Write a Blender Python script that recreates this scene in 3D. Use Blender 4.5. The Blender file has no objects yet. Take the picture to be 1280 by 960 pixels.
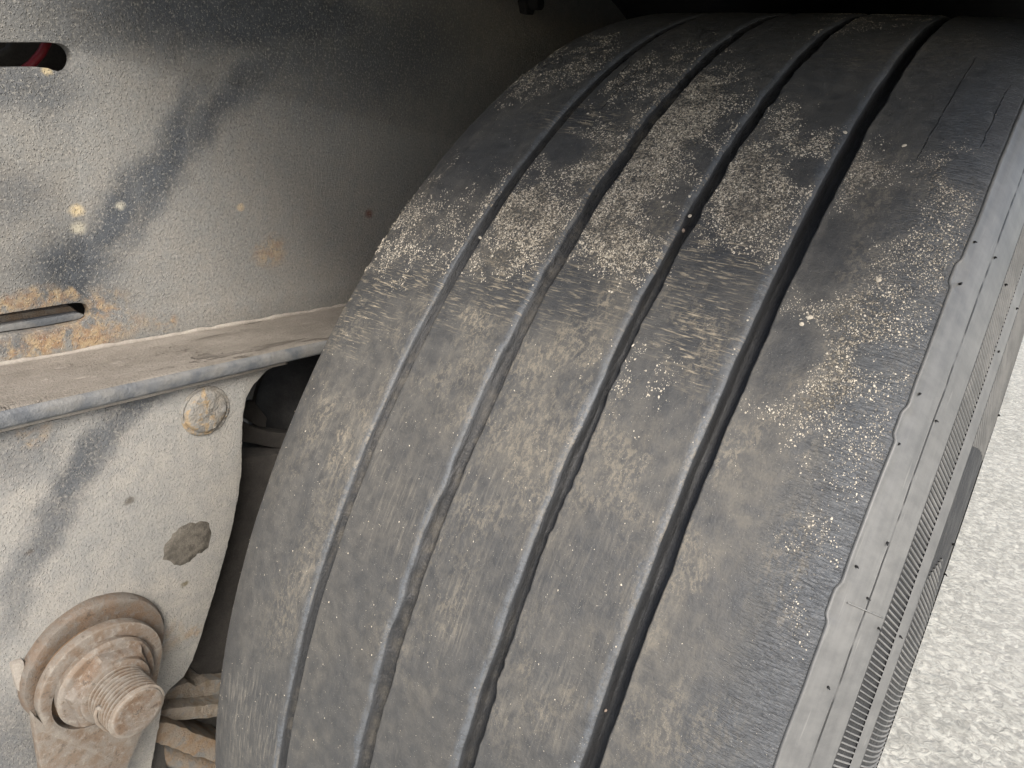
import bpy, bmesh, math, random
import numpy as np
from mathutils import Vector, Matrix
random.seed(7); rng = np.random.default_rng(7)
scene = bpy.context.scene
COL = scene.collection

# ------------------------------------------------------------------ camera
CAM = np.array([.1517, -.64913, .92155])
RT = np.array([.80723746, .58396293, .08576115])
UP = np.array([-.28788105, .26270221, .92092999])
FW = np.array([-.51525934, .7680982, -.38017493])
FPX = 870.0
cd = bpy.data.cameras.new('camera'); cam = bpy.data.objects.new('camera', cd); COL.objects.link(cam)
cd.sensor_width = 36; cd.lens = FPX / 1280 * 36; cd.clip_start = .01; cd.clip_end = 500
M = Matrix(((RT[0], UP[0], -FW[0], CAM[0]), (RT[1], UP[1], -FW[1], CAM[1]), (RT[2], UP[2], -FW[2], CAM[2]), (0, 0, 0, 1)))
cam.matrix_world = M
scene.camera = cam

# ------------------------------------------------------------------ light
SUN_EL, SUN_AZ = math.radians(44), math.radians(132)     # azimuth from +Y clockwise: light from the open side (+X), slightly to the front (-Y)
w = bpy.data.worlds.new('World'); scene.world = w; w.use_nodes = True
nt = w.node_tree; nt.nodes.clear()
sky = nt.nodes.new('ShaderNodeTexSky'); sky.sky_type = 'NISHITA'; sky.sun_disc = False
sky.sun_elevation = SUN_EL; sky.sun_rotation = SUN_AZ; sky.dust_density = 3.0; sky.air_density = 1.0; sky.ozone_density = .6
bg = nt.nodes.new('ShaderNodeBackground'); bg.inputs['Strength'].default_value = .12
wo = nt.nodes.new('ShaderNodeOutputWorld')
nt.links.new(sky.outputs[0], bg.inputs[0]); nt.links.new(bg.outputs[0], wo.inputs[0])
sl = bpy.data.lights.new('sun', 'SUN'); sl.energy = 1.6; sl.angle = math.radians(20); sl.color = (1, .96, .9)
sun = bpy.data.objects.new('sun', sl); COL.objects.link(sun)
sd = Vector((math.sin(SUN_AZ) * math.cos(SUN_EL), math.cos(SUN_AZ) * math.cos(SUN_EL), math.sin(SUN_EL)))
sun.rotation_euler = sd.to_track_quat('Z', 'Y').to_euler()
vs = scene.view_settings; vs.view_transform = 'Standard'; vs.look = 'None'; vs.gamma = 1; vs.exposure = 1.28; vs.use_curve_mapping = False

# ------------------------------------------------------------------ helpers
def proj(P):
    d = np.atleast_2d(P) - CAM; z = d @ FW
    return np.c_[640 + FPX * (d @ RT) / z, 480 - FPX * (d @ UP) / z]
def ray(px, py): return (px - 640) / FPX * RT + (480 - py) / FPX * UP + FW
def on_x(px, py, X):                      # where the line of sight meets the upright plane x = X
    d = ray(px, py); t = (X - CAM[0]) / d[0]; return CAM + t * d
WC = np.array([0, 0, .5]); R0 = .5
def on_tyre(px, py, R=R0):                # -> (x, angle) on the tread
    d = ray(px, py); c = CAM - WC; a = (d[1:]**2).sum(); b = (d[1:] * c[1:]).sum(); k = (c[1:]**2).sum() - R * R
    t = (-b - math.sqrt(max(b * b - a * k, 0))) / a; P = c + t * d
    return P[0], math.atan2(P[2], -P[1])

def vnoise2(u, v, seed=0):
    r = np.random.default_rng(seed); T = r.random((257, 257)); 
    iu = np.floor(u).astype(int); iv = np.floor(v).astype(int); fu = u - iu; fv = v - iv
    fu = fu * fu * (3 - 2 * fu); fv = fv * fv * (3 - 2 * fv)
    g = lambda a, b: T[a % 257, b % 257]
    return (g(iu, iv) * (1 - fu) + g(iu + 1, iv) * fu) * (1 - fv) + (g(iu, iv + 1) * (1 - fu) + g(iu + 1, iv + 1) * fu) * fv
def fbm(u, v, seed=0, o=4):
    s = 0; a = .5; n = 0
    for k in range(o):
        s = s + a * vnoise2(u * 2**k + 13.7 * k, v * 2**k + 5.1 * k, seed + k); n += a; a *= .55
    return s / n
def sm(x, a, b):
    t = np.clip((x - a) / (b - a), 0, 1); return t * t * (3 - 2 * t)

def link(name, me, parent=None, mat=None):
    o = bpy.data.objects.new(name, me); COL.objects.link(o)
    if mat is not None:
        for m in (mat if isinstance(mat, (list, tuple)) else [mat]): me.materials.append(m)
    if parent is not None: o.parent = parent
    return o
def mesh(name, V, Fc, mat=None, parent=None, smooth=True):
    me = bpy.data.meshes.new(name); me.from_pydata([tuple(map(float, v)) for v in V] if not isinstance(V, np.ndarray) else V.tolist(), [], Fc if not isinstance(Fc, np.ndarray) else Fc.tolist())
    me.update()
    if smooth: me.polygons.foreach_set('use_smooth', [True] * len(me.polygons))
    return link(name, me, parent, mat)
def thing(name, label, cat, loc=(0, 0, 0), group=None):
    o = bpy.data.objects.new(name, None); COL.objects.link(o); o.location = loc; o.empty_display_size = .05
    o['label'] = label; o['category'] = cat
    if group: o['group'] = group
    return o
def bring(root):                            # children are modelled in world space: keep them there under the moved Empty
    inv = Matrix.Translation(root.location).inverted()
    for c in root.children: c.matrix_parent_inverse = inv
def bm_obj(name, bm, mat, parent=None, smooth=False, bevel=0, seg=2):
    if bevel:
        es = [e for e in bm.edges if len(e.link_faces) == 2 and e.calc_face_angle(0) > .5]
        bmesh.ops.bevel(bm, geom=es, offset=bevel, segments=seg, profile=.6, affect='EDGES')
    bmesh.ops.recalc_face_normals(bm, faces=bm.faces)
    me = bpy.data.meshes.new(name); bm.to_mesh(me); bm.free()
    if smooth:
        me.polygons.foreach_set('use_smooth', [True] * len(me.polygons))
        try: me.set_sharp_from_angle(angle=math.radians(40))
        except Exception: pass
    return link(name, me, parent, mat)
def plate(name, loop, X0, X1, mat, parent, holes=(), bevel=.0012, smooth=True):
    """solid plate lying in the x plane: loop = (y, z) points, from x = X0 (back) to X1 (front)"""
    bm = bmesh.new(); edges = []
    for lp in [loop] + list(holes):
        vs_ = [bm.verts.new((X1, p[0], p[1])) for p in lp]
        edges += [bm.edges.new((vs_[i], vs_[(i + 1) % len(vs_)])) for i in range(len(vs_))]
    bmesh.ops.triangle_fill(bm, use_beauty=True, use_dissolve=False, edges=edges)
    bmesh.ops.recalc_face_normals(bm, faces=bm.faces)
    r = bmesh.ops.extrude_face_region(bm, geom=list(bm.faces))
    for v in [g for g in r['geom'] if isinstance(g, bmesh.types.BMVert)]: v.co.x = X0
    bmesh.ops.recalc_face_normals(bm, faces=bm.faces)
    bmesh.ops.dissolve_limit(bm, angle_limit=.01, verts=bm.verts[:], edges=bm.edges[:])
    return bm_obj(name, bm, mat, parent, smooth, bevel)
def pxloop(pts, X, jit=0, sub=0):
    P = [on_x(px, py, X)[1:] for px, py in pts]; out = []
    for i in range(len(P)):
        a, b = P[i], P[(i + 1) % len(P)]
        out.append(a)
        L = np.linalg.norm(b - a)
        if sub and L > sub * 1.5 and L < .12:
            n = int(L / sub)
            for k in range(1, n):
                q = a + (b - a) * k / n; nrm = np.array([-(b - a)[1], (b - a)[0]]) / L
                out.append(q + nrm * rng.normal() * jit)
    return out
def rounded(loop, it=2):
    P = [np.array(p, float) for p in loop]
    for _ in range(it):
        Q = []
        for i in range(len(P)):
            a, b = P[i], P[(i + 1) % len(P)]; Q += [a * .75 + b * .25, a * .25 + b * .75]
        P = Q
    return P
def lathe_x(name, prof, cy, cz, mat, parent, n=64, wob=0, seed=1, smooth=True, sharp=40):
    """prof = [(x, r)...] about an axis along x through (cy, cz)"""
    a = np.linspace(0, 2 * np.pi, n, endpoint=False); V = []; Fc = []
    for k, (x, r) in enumerate(prof):
        rr = r * (1 + wob * (fbm(np.cos(a) * 3 + 9, np.sin(a) * 3 + 9 + k * .4, seed) - .5))
        xx = x + wob * .02 * (fbm(np.cos(a) * 4 + 3, np.sin(a) * 4 + k, seed + 3) - .5)
        V.append(np.c_[xx, cy + rr * np.cos(a), cz + rr * np.sin(a)])
    V = np.concatenate(V)
    for k in range(len(prof) - 1):
        for i in range(n):
            j = (i + 1) % n; Fc.append((k * n + i, k * n + j, (k + 1) * n + j, (k + 1) * n + i))
    if prof[-1][1] > 1e-5: Fc.append(tuple(range((len(prof) - 1) * n, len(prof) * n)))
    if prof[0][1] > 1e-5: Fc.append(tuple(range(n))[::-1])
    o = mesh(name, V, Fc, mat, parent, smooth)
    bm = bmesh.new(); bm.from_mesh(o.data); bmesh.ops.remove_doubles(bm, verts=bm.verts, dist=1e-6); bmesh.ops.recalc_face_normals(bm, faces=bm.faces); bm.to_mesh(o.data); bm.free()
    if smooth: o.data.set_sharp_from_angle(angle=math.radians(sharp))
    return o
def tube(name, pts, r, mat, parent=None, n=10):
    pts = [Vector([float(c) for c in p]) for p in pts]; V = []; Fc = []
    for i, p in enumerate(pts):
        t = (pts[min(i + 1, len(pts) - 1)] - pts[max(i - 1, 0)]).normalized()
        a = t.orthogonal().normalized() if i == 0 else (a - t * a.dot(t)).normalized()
        b = t.cross(a); rr = float(r[i] if hasattr(r, "__len__") else r)
        V += [p + rr * (math.cos(2 * math.pi * k / n) * a + math.sin(2 * math.pi * k / n) * b) for k in range(n)]
    for i in range(len(pts) - 1):
        for k in range(n): Fc.append((i * n + k, i * n + (k + 1) % n, (i + 1) * n + (k + 1) % n, (i + 1) * n + k))
    Fc += [tuple(range(n))[::-1], tuple(range((len(pts) - 1) * n, len(pts) * n))]
    return mesh(name, V, Fc, mat, parent)

# ------------------------------------------------------------------ material kit
class NT:
    def __init__(s, name, rough=.7, metallic=0, spec=.5):
        s.m = bpy.data.materials.new(name); s.m.use_nodes = True; s.t = s.m.node_tree; s.t.nodes.clear()
        s.o = s.t.nodes.new('ShaderNodeOutputMaterial'); s.b = s.t.nodes.new('ShaderNodeBsdfPrincipled')
        s.t.links.new(s.b.outputs[0], s.o.inputs[0]); s.b.inputs['Roughness'].default_value = rough
        s.b.inputs['Metallic'].default_value = metallic; s.b.inputs['Specular IOR Level'].default_value = spec
    def L(s, a, b): s.t.links.new(a, b)
    def put(s, sock, v):
        if hasattr(v, 'is_output') or hasattr(v, 'links'): s.t.links.new(v, sock)
        else: sock.default_value = (tuple(v) + (1,))[:4] if sock.type == 'RGBA' else v
    def obj(s): 
        n = s.t.nodes.new('ShaderNodeTexCoord'); return n.outputs['Object']
    def attr(s, name, out='Fac'):
        n = s.t.nodes.new('ShaderNodeAttribute'); n.attribute_name = name; return n.outputs[out]
    def mapping(s, v, scale=(1, 1, 1), loc=(0, 0, 0), rot=(0, 0, 0), kind='POINT'):
        n = s.t.nodes.new('ShaderNodeMapping'); n.vector_type = kind; s.L(v, n.inputs[0])
        n.inputs['Scale'].default_value = scale; n.inputs['Location'].default_value = loc; n.inputs['Rotation'].default_value = rot; return n.outputs[0]
    def noise(s, v, scale, detail=4, rough=.55, dist=0, col=False):
        n = s.t.nodes.new('ShaderNodeTexNoise'); s.L(v, n.inputs['Vector']); n.inputs['Scale'].default_value = scale
        n.inputs['Detail'].default_value = detail; n.inputs['Roughness'].default_value = rough; n.inputs['Distortion'].default_value = dist
        return n.outputs['Color' if col else 'Fac']
    def voro(s, v, scale, feature='F1', out='Distance', rnd=1):
        n = s.t.nodes.new('ShaderNodeTexVoronoi'); n.feature = feature; s.L(v, n.inputs['Vector']); n.inputs['Scale'].default_value = scale
        n.inputs['Randomness'].default_value = rnd; return n.outputs[out]
    def step(s, v, a, b, lo=0, hi=1, smooth=True):
        n = s.t.nodes.new('ShaderNodeMapRange'); s.put(n.inputs[0], v); n.inputs[1].default_value = a; n.inputs[2].default_value = b
        n.inputs[3].default_value = lo; n.inputs[4].default_value = hi
        if smooth: n.interpolation_type = 'SMOOTHSTEP'
        return n.outputs[0]
    def math(s, op, a, b=0.0, c=None, clamp=False):
        n = s.t.nodes.new('ShaderNodeMath'); n.operation = op; n.use_clamp = clamp; s.put(n.inputs[0], a); s.put(n.inputs[1], b)
        if c is not None: s.put(n.inputs[2], c)
        return n.outputs[0]
    def mix(s, f, a, b):
        n = s.t.nodes.new('ShaderNodeMix'); n.data_type = 'RGBA'; s.put(n.inputs[0], f); s.put(n.inputs[6], a); s.put(n.inputs[7], b); return n.outputs[2]
    def vadd(s, a, b):
        n = s.t.nodes.new('ShaderNodeVectorMath'); n.operation = 'ADD'; s.put(n.inputs[0], a); s.put(n.inputs[1], b); return n.outputs[0]
    def warp(s, v, scale, amt):
        n = s.t.nodes.new('ShaderNodeVectorMath'); n.operation = 'MULTIPLY_ADD'; s.L(s.noise(v, scale, 5, .6, col=True), n.inputs[0])
        n.inputs[1].default_value = (amt,) * 3; sub = s.t.nodes.new('ShaderNodeVectorMath'); sub.operation = 'SUBTRACT'; s.L(v, sub.inputs[0]); sub.inputs[1].default_value = (amt / 2,) * 3
        s.L(sub.outputs[0], n.inputs[2]); return n.outputs[0]
    def blob(s, v, c, r, rot=0, soft=1.0):      # 1 inside an ellipse in the y-z plane, fading to 0 outside
        mp = s.mapping(v, scale=(0, r[0], r[1]), loc=(0, c[0], c[1]), rot=(rot, 0, 0), kind='TEXTURE')
        n = s.t.nodes.new('ShaderNodeVectorMath'); n.operation = 'LENGTH'; s.L(mp, n.inputs[0])
        return s.step(n.outputs['Value'], 1 + soft * .5, 1 - soft * .5)
    def bump(s, h, dist=.001, strength=1, prev=None):
        n = s.t.nodes.new('ShaderNodeBump'); n.inputs['Distance'].default_value = dist; n.inputs['Strength'].default_value = strength
        s.L(h, n.inputs['Height'])
        if prev is not None: s.L(prev, n.inputs['Normal'])
        return n.outputs[0]
    def done(s, col, normal=None, rough=None):
        s.put(s.b.inputs['Base Color'], col)
        if normal is not None: s.L(normal, s.b.inputs['Normal'])
        if rough is not None: s.put(s.b.inputs['Roughness'], rough)
        return s.m

# rubber of the tread: masks are dust, mud and wear, plus painted sky sheen and glints
def rubber(name, kind='tread'):
    n = NT(name, .6, spec=.45); v = n.attr('st', 'Vector')
    dust = n.attr('dust'); 
    fine = n.noise(v, 900, 3, .7); med = n.noise(v, 140, 5, .62); big = n.noise(v, 38, 4, .6)
    base = n.mix(n.step(big, .3, .7), (.034, .0365, .0395), (.045, .046, .0468))
    if kind == 'tread':
        lat = n.attr('dlat'); cir = n.attr('dcirc'); blue_sheen = n.attr('blue_sheen'); spk = n.attr('spk'); crk = n.attr('crack')
        vl = n.mapping(v, scale=(110, 950, 1)); vc = n.mapping(v, scale=(700, 60, 1))
        nl = n.noise(vl, 1, 3, .6, .4); nc = n.noise(vc, 1, 4, .6, .3)
        d = n.math('MULTIPLY', dust, n.step(n.math('ADD', n.math('MULTIPLY', med, .75), n.math('MULTIPLY', fine, .3)), .34, .72, .35, 1.1))
        smear = n.math('MULTIPLY', n.math('MULTIPLY', lat, n.step(nl, .50, .62)), n.step(n.noise(n.mapping(v, scale=(1, 2.2, 1)), 110, 4, .65), .38, .62))
        d = n.math('ADD', d, n.math('MULTIPLY', cir, n.step(nc, .47, .7)))
        vo = n.voro(n.warp(v, 400, .0012), 620); vo2 = n.voro(v, 1150)
        sp = n.math('MULTIPLY', n.step(n.math('MULTIPLY', spk, n.noise(v, 300, 3, .6)), .12, .42), n.step(vo, .36, .16)); sp = n.math('ADD', sp, n.math('MULTIPLY', n.step(n.math('MULTIPLY', spk, n.noise(v, 520, 4, .8, .5)), .36, .46), .8)); sp = n.math('MINIMUM', sp, 1.0)
        d = n.math('MINIMUM', d, 1.0); hv = n.attr('heavy'); d2 = n.math('MULTIPLY', hv, n.step(n.noise(n.mapping(n.warp(v, 60, .006), scale=(1, .5, 1)), 480, 5, .85), .47, .58))
        col = n.mix(n.math('MULTIPLY', blue_sheen, n.step(n.math('ADD', n.math('MULTIPLY', med, .4), n.math('MULTIPLY', n.noise(v, 650, 4, .8), .6)), .40, .56, .25, 1)), base, (.092, .103, .116))
        dustc = n.mix(n.step(n.noise(v, 22, 3, .6), .3, .7), (.118, .112, .100), (.142, .131, .111))
        col = n.mix(d, col, dustc)
        col = n.mix(n.math('MULTIPLY', d2, .85), col, (.250, .217, .163)); col = n.mix(smear, col, (.34, .29, .21)); col = n.mix(sp, col, (.34, .30, .235)); dots = n.math('MULTIPLY', n.step(vo2, .13, .06), n.step(n.noise(v, 210, 2, .6), .50, .58)); col = n.mix(dots, col, (.48, .46, .40))  # dots: tiny white glints painted as pale colour
        cr = n.math('MULTIPLY', n.step(n.math('ABSOLUTE', crk), .00008, .00034, 1, 0), n.step(n.noise(v, 160, 3, .7), .38, .55, .15, .9)); col = n.mix(cr, col, (.012, .012, .013))
        rip = n.attr('ripple'); vr = n.mapping(v, scale=(210, 1150, 1)); nr = n.noise(vr, 1, 3, .6, .9)
        h = n.math('ADD', n.math('MULTIPLY', fine, .22), n.math('MULTIPLY', med, .35))
        h = n.math('ADD', h, n.math('MULTIPLY', sp, .5)); h = n.math('ADD', h, n.math('MULTIPLY', n.math('MULTIPLY', rip, nr), .9))
        h = n.math('ADD', h, n.math('MULTIPLY', n.math('MULTIPLY', n.math('ADD', lat, .12), nl), .5))
        h = n.math('SUBTRACT', h, n.math('MULTIPLY', cr, 2.0))
        col = n.mix(n.math('MULTIPLY', rip, n.step(nr, .58, .42, 0, .35)), col, (.03, .033, .038))
        rough = n.math('ADD', n.math('MULTIPLY', d, .3), n.step(med, .3, .7, .42, .56))
        return n.done(col, n.bump(h, .0011, 1), rough)
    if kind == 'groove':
        vc = n.mapping(v, scale=(500, 45, 1)); nc = n.noise(vc, 1, 5, .65, .3); blue_sheen = n.attr('blue_sheen')
        col = n.mix(n.math('MULTIPLY', blue_sheen, n.step(nc, .25, .65, .45, 1)), n.mix(.7, base, (.014, .014, .0145)), (.060, .066, .073))  # near-black base and bluish lip put groove shade and sky light into colour
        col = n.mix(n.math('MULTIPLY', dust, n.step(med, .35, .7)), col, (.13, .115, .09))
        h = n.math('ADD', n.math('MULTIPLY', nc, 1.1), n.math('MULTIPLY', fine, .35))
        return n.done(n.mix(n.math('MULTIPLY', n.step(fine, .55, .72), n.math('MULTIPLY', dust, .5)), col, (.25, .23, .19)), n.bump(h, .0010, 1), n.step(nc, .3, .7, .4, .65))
    # side wall
    vc = n.mapping(v, scale=(420, 16, 1)); nc = n.noise(vc, 1, 3, .6)
    col = n.mix(n.math('MULTIPLY', dust, n.step(n.math('ADD', n.math('MULTIPLY', med, .6), n.math('MULTIPLY', nc, .4)), .3, .7, .55, 1)), base, (.178, .177, .168))
    scr = n.math('MULTIPLY', n.step(n.noise(n.mapping(v, scale=(900, 40, 1), rot=(0, 0, .5)), 1, 2, .5), .68, .76), .4); col = n.mix(scr, col, (.24, .235, .22))
    crk = n.attr('crack'); cr = n.math('MULTIPLY', n.step(n.math('ABSOLUTE', crk), .00012, .0004, 1, 0), n.step(n.noise(n.mapping(v, scale=(1, 26, 1)), 1, 3, .7), .46, .53, .25, 1)); col = n.mix(cr, col, (.02, .02, .02))
    h = n.math('ADD', n.math('MULTIPLY', fine, .25), n.math('MULTIPLY', nc, .2)); h = n.math('SUBTRACT', h, n.math('MULTIPLY', cr, 1.2))
    return n.done(col, n.bump(h, .0004, .8), .5)
M_TREAD = rubber('worn_tread_rubber'); M_GROOVE = rubber('groove_rubber', 'groove'); M_SIDE = rubber('side_rubber', 'side')

def simple(name, c1, c2, scale=60, rough=.8, bump=.0004, c3=None, metallic=0, s3=25, t3=(.55, .62), fs=700):
    n = NT(name, rough, metallic, .35); v = n.obj(); a = n.noise(v, scale, 6, .65); f = n.noise(v, fs, 3, .7)
    col = n.mix(n.step(a, .35, .65), c1, c2); col = n.mix(n.step(f, .35, .7, 0, .35), col, tuple(c * .45 for c in c1))
    if c3: col = n.mix(n.step(n.noise(v, s3, 6, .7, .6), *t3), col, c3)
    h = n.math('ADD', n.math('MULTIPLY', a, 1.2), n.math('MULTIPLY', f, .5))
    return n.done(col, n.bump(h, bump, 1), rough)
M_MUD = simple('dried_mud', (.47, .415, .325), (.62, .56, .455), 300, .95, .0001)
M_RUSTY = simple('rusty_steel', (.21, .182, .148), (.205, .138, .082), 55, .85, .0018, (.15, .148, .14), s3=70, t3=(.52, .64))
M_RUSTY2 = simple('crusty_steel', (.285, .25, .205), (.19, .150, .108), 90, .9, .0022, (.20, .192, .175), s3=120, t3=(.5, .6), fs=900)
M_DARKRUB = simple('dark_rubber', (.02, .02, .02), (.035, .034, .032), 60, .7)
M_DARKSTEEL = simple('dirty_dark_steel', (.045, .042, .038), (.07, .064, .056), 30, .8, .0006)
def bolt_mat(name, base, rust, pale, amt):
    n = NT(name, .75, 0, .4); v = n.obj(); a = n.noise(v, 90, 6, .7); b = n.noise(v, 260, 5, .7, .6); f = n.noise(v, 1200, 3, .7)
    col = n.mix(n.step(a, .40, .60), base, rust); col = n.mix(n.step(b, .50, .66, 0, .5), col, pale)
    col = n.mix(n.step(n.noise(v, 180, 6, .75), .56, .66, 0, .75), col, tuple(c * .32 for c in base)); col = n.mix(n.step(f, .54, .7, 0, .5), col, tuple(c * .4 for c in base))
    g = n.t.nodes.new('ShaderNodeNewGeometry'); e = n.step(g.outputs['Pointiness'], .51, .57, 0, .4); col = n.mix(e, col, pale)
    h = n.math('ADD', n.math('MULTIPLY', b, .8), n.math('MULTIPLY', f, .5)); return n.done(col, n.bump(h, amt, 1), .75)
M_BOLT = bolt_mat('rusty_bolt_steel', (.165, .143, .12), (.135, .09, .058), (.29, .265, .225), .0005)
M_WASHER = bolt_mat('rusty_washer_steel', (.14, .116, .092), (.150, .100, .064), (.185, .176, .160), .0012)
M_RIVET = simple('crusted_rivet', (.27, .25, .215), (.24, .235, .22), 130, .9, .002, (.33, .25, .155), s3=110, t3=(.5, .6))
M_BROWN = simple('brown_rust', (.19, .125, .075), (.14, .09, .055), 45, .85, .001, (.12, .09, .065), s3=60)
M_RED = simple('red_cable', (.17, .010, .015), (.13, .008, .012), 90, .45, .0001)
M_STONE = simple('small_stone', (.24, .18, .14), (.30, .25, .205), 200, .8, .0002)
M_GREASE = simple('dried_grease', (.075, .068, .056), (.15, .135, .112), 190, .75, .0010, fs=900)
M_BAND = simple('dusty_band', (.034, .031, .028), (.05, .045, .040), 60, .85, .0008)
M_BLACK = simple('black_plastic', (.012, .012, .012), (.02, .02, .019), 40, .7)
M_LEDGE = None

def Q(px, py, X): return tuple(on_x(px, py, X)[1:])
# painted frame web: grey-beige road film over dark paint, with stains, painted shade at the top, rust and chips
def frame_mat(name, X, dark, rust, spots=(), grit=1.0, lift=1.0):
    n = NT(name, .6, 0, .45); v = n.obj(); wv = n.warp(v, 30, .035)
    g1 = n.noise(v, 520, 4, .75); g2 = n.noise(v, 90, 5, .6); g3 = n.noise(v, 14, 4, .55)
    film = n.mix(n.step(g3, .35, .65), tuple(lift * c * .86 for c in (.238, .231, .212)), tuple(lift * c * .86 for c in (.275, .260, .232)))
    film = n.mix(n.step(g2, .36, .66, 0, .45), film, (.20, .205, .20))
    paint = n.mix(n.step(g2, .3, .7), (.036, .042, .050), (.075, .083, .093))
    msk = None
    for (px, py, rx, ry, ang, st) in dark:
        c = Q(px, py, X); k = np.linalg.norm(on_x(px, py, X) - CAM) / FPX
        b = n.math('MULTIPLY', n.blob(wv, c, (rx * k * 1.25, ry * k), ang, 1.5), st)
        msk = b if msk is None else n.math('MAXIMUM', msk, b)
    if msk is not None:
        msk = n.math('MULTIPLY', msk, n.step(n.math('ADD', n.math('MULTIPLY', g1, .6), n.math('MULTIPLY', g2, .4)), .32, .54, .6, 1.2), clamp=True)
        col = n.mix(msk, film, paint)
    else: col = film
    rm = None; wr = n.warp(v, 110, .016)
    for (px, py, rx, ry, ang, st) in rust:
        c = Q(px, py, X); k = np.linalg.norm(on_x(px, py, X) - CAM) / FPX
        b = n.math('MULTIPLY', n.blob(wr, c, (rx * k * 1.25, ry * k), ang, 1.1), st)
        rm = b if rm is None else n.math('MAXIMUM', rm, b)
    if rm is not None:
        rn = n.noise(v, 75, 6, .7, .4)
        col = n.mix(n.math('MULTIPLY', rm, n.step(rn, .38, .56), clamp=True), col, n.mix(n.step(n.noise(v, 160, 4, .6), .4, .6), (.36, .27, .16), (.26, .17, .10)))
        col = n.mix(n.math('MULTIPLY', rm, n.step(rn, .62, .70), clamp=True), col, (.20, .11, .07))
    for (px, py, r, c3) in spots:
        c = Q(px, py, X); k = np.linalg.norm(on_x(px, py, X) - CAM) / FPX
        col = n.mix(n.blob(n.warp(v, 300, .004), c, (r * k * 1.1, r * k * .9), 0, 1.3), col, c3)
    # grit: pale and dark pin-head grains
    vo = n.voro(v, 640); gm = n.step(n.noise(v, 160, 3, .6), .42, .6)
    col = n.mix(n.math('MULTIPLY', n.step(vo, .26, .12), n.math('MULTIPLY', gm, .55)), col, (.46, .44, .39))
    col = n.mix(n.math('MULTIPLY', n.step(n.voro(n.mapping(v, loc=(.3, .2, .7)), 480), .24, .1), .45), col, (.07, .075, .08))
    col = n.mix(n.step(g1, .52, .66, 0, .6 * grit), col, (.085, .088, .09)); col = n.mix(n.step(g1, .46, .34, 0, .45 * grit), col, (.40, .38, .335))
    h = n.math('ADD', n.math('MULTIPLY', g1, .8), n.math('MULTIPLY', g2, .6)); h = n.math('ADD', h, n.math('MULTIPLY', n.step(vo, .35, .1), .5))
    return n.done(col, n.bump(h, .0008, 1), n.step(g2, .3, .7, .5, .75))
M_WEB = frame_mat('web_paint', -.30,
    dark=[(340, 70, 80, 22, .70, .7), (275, 135, 75, 17, .85, .75), (205, 205, 70, 18, 1.0, .85), (140, 275, 55, 20, .9, .85), (95, 335, 34, 38, 0, .9), (330, 20, 170, 38, .1, .95), (200, 5, 110, 22, 0, .7), (390, 60, 60, 26, .6, .7), (15, 105, 50, 26, 0, .6), (100, 52, 50, 14, 0, .45), (480, 60, 120, 60, .2, .75), (25, 425, 70, 12, .1, .5), (110, 384, 26, 14, 0, .7), (10, 240, 26, 24, 0, .4)],  # diagonal stains; the blobs along the top also paint in shade
    rust=[(50, 440, 80, 20, .1, 1), (125, 405, 20, 34, -.5, 1), (50, 376, 18, 12, 0, 1), (5, 388, 12, 12, 0, 1), (207, 402, 9, 9, 0, 1), (338, 315, 17, 15, 0, .7), (86, 370, 7, 7, 0, 1)],
    spots=[(96, 263, 6, (.52, .42, .26)), (98, 285, 6, (.40, .37, .29)), (301, 259, 4, (.42, .33, .22)), (461, 267, 5, (.12, .05, .035)), (58, 88, 4, (.4, .33, .2)), (150, 258, 4, (.36, .34, .28))])
M_HANGER = frame_mat('hanger_paint', -.244,
    dark=[(150, 530, 60, 20, .7, .7), (100, 585, 60, 20, .9, .75), (60, 660, 60, 18, 1.0, .6), (20, 570, 34, 30, 0, .45), (30, 740, 50, 14, 1.1, .4), (12, 930, 18, 60, 0, .55)],
    rust=[(35, 545, 14, 12, 0, .6), (205, 800, 14, 18, 0, .5), (240, 790, 10, 6, 0, .6)],
    spots=[(162, 626, 4.5, (.11, .10, .085)), (38, 690, 3.5, (.1, .09, .08)), (231, 730, 3.5, (.14, .12, .08))], grit=.5, lift=1.4)
def ledge_mat():
    n = NT('caked_dust', .95, 0, .2); v = n.obj(); vs_ = n.mapping(v, scale=(1, .35, 1))
    a = n.noise(vs_, 60, 6, .65); f = n.noise(v, 600, 4, .75); c = n.noise(vs_, 26, 6, .7, 1.4)
    col = n.mix(n.step(a, .35, .65), (.225, .202, .172), (.29, .262, .226)); col = n.mix(n.step(f, .5, .7, 0, .4), col, (.12, .105, .09))
    fl = n.step(c, .60, .66); col = n.mix(n.math('MULTIPLY', fl, .6), col, (.13, .115, .098))
    h = n.math('ADD', n.math('MULTIPLY', a, 1.2), n.math('MULTIPLY', f, .6)); h = n.math('SUBTRACT', h, n.math('MULTIPLY', fl, .8))
    return n.done(col, n.bump(h, .0028, 1))
M_LEDGE = ledge_mat()
def lip_mat():
    n = NT('lip_paint', .5, 0, .5); v = n.obj(); a = n.noise(v, 28, 5, .6, .5); f = n.noise(v, 500, 4, .7); m = n.noise(v, 110, 4, .6)
    col = n.mix(n.step(a, .4, .58), (.10, .108, .117), (.175, .172, .162)); col = n.mix(n.step(m, .4, .65, 0, .5), col, (.195, .198, .195)); col = n.mix(n.step(f, .5, .7, 0, .4), col, (.08, .09, .1))
    return n.done(col, n.bump(n.math('ADD', f, m), .0006, 1))
M_LIP = lip_mat()
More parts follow.
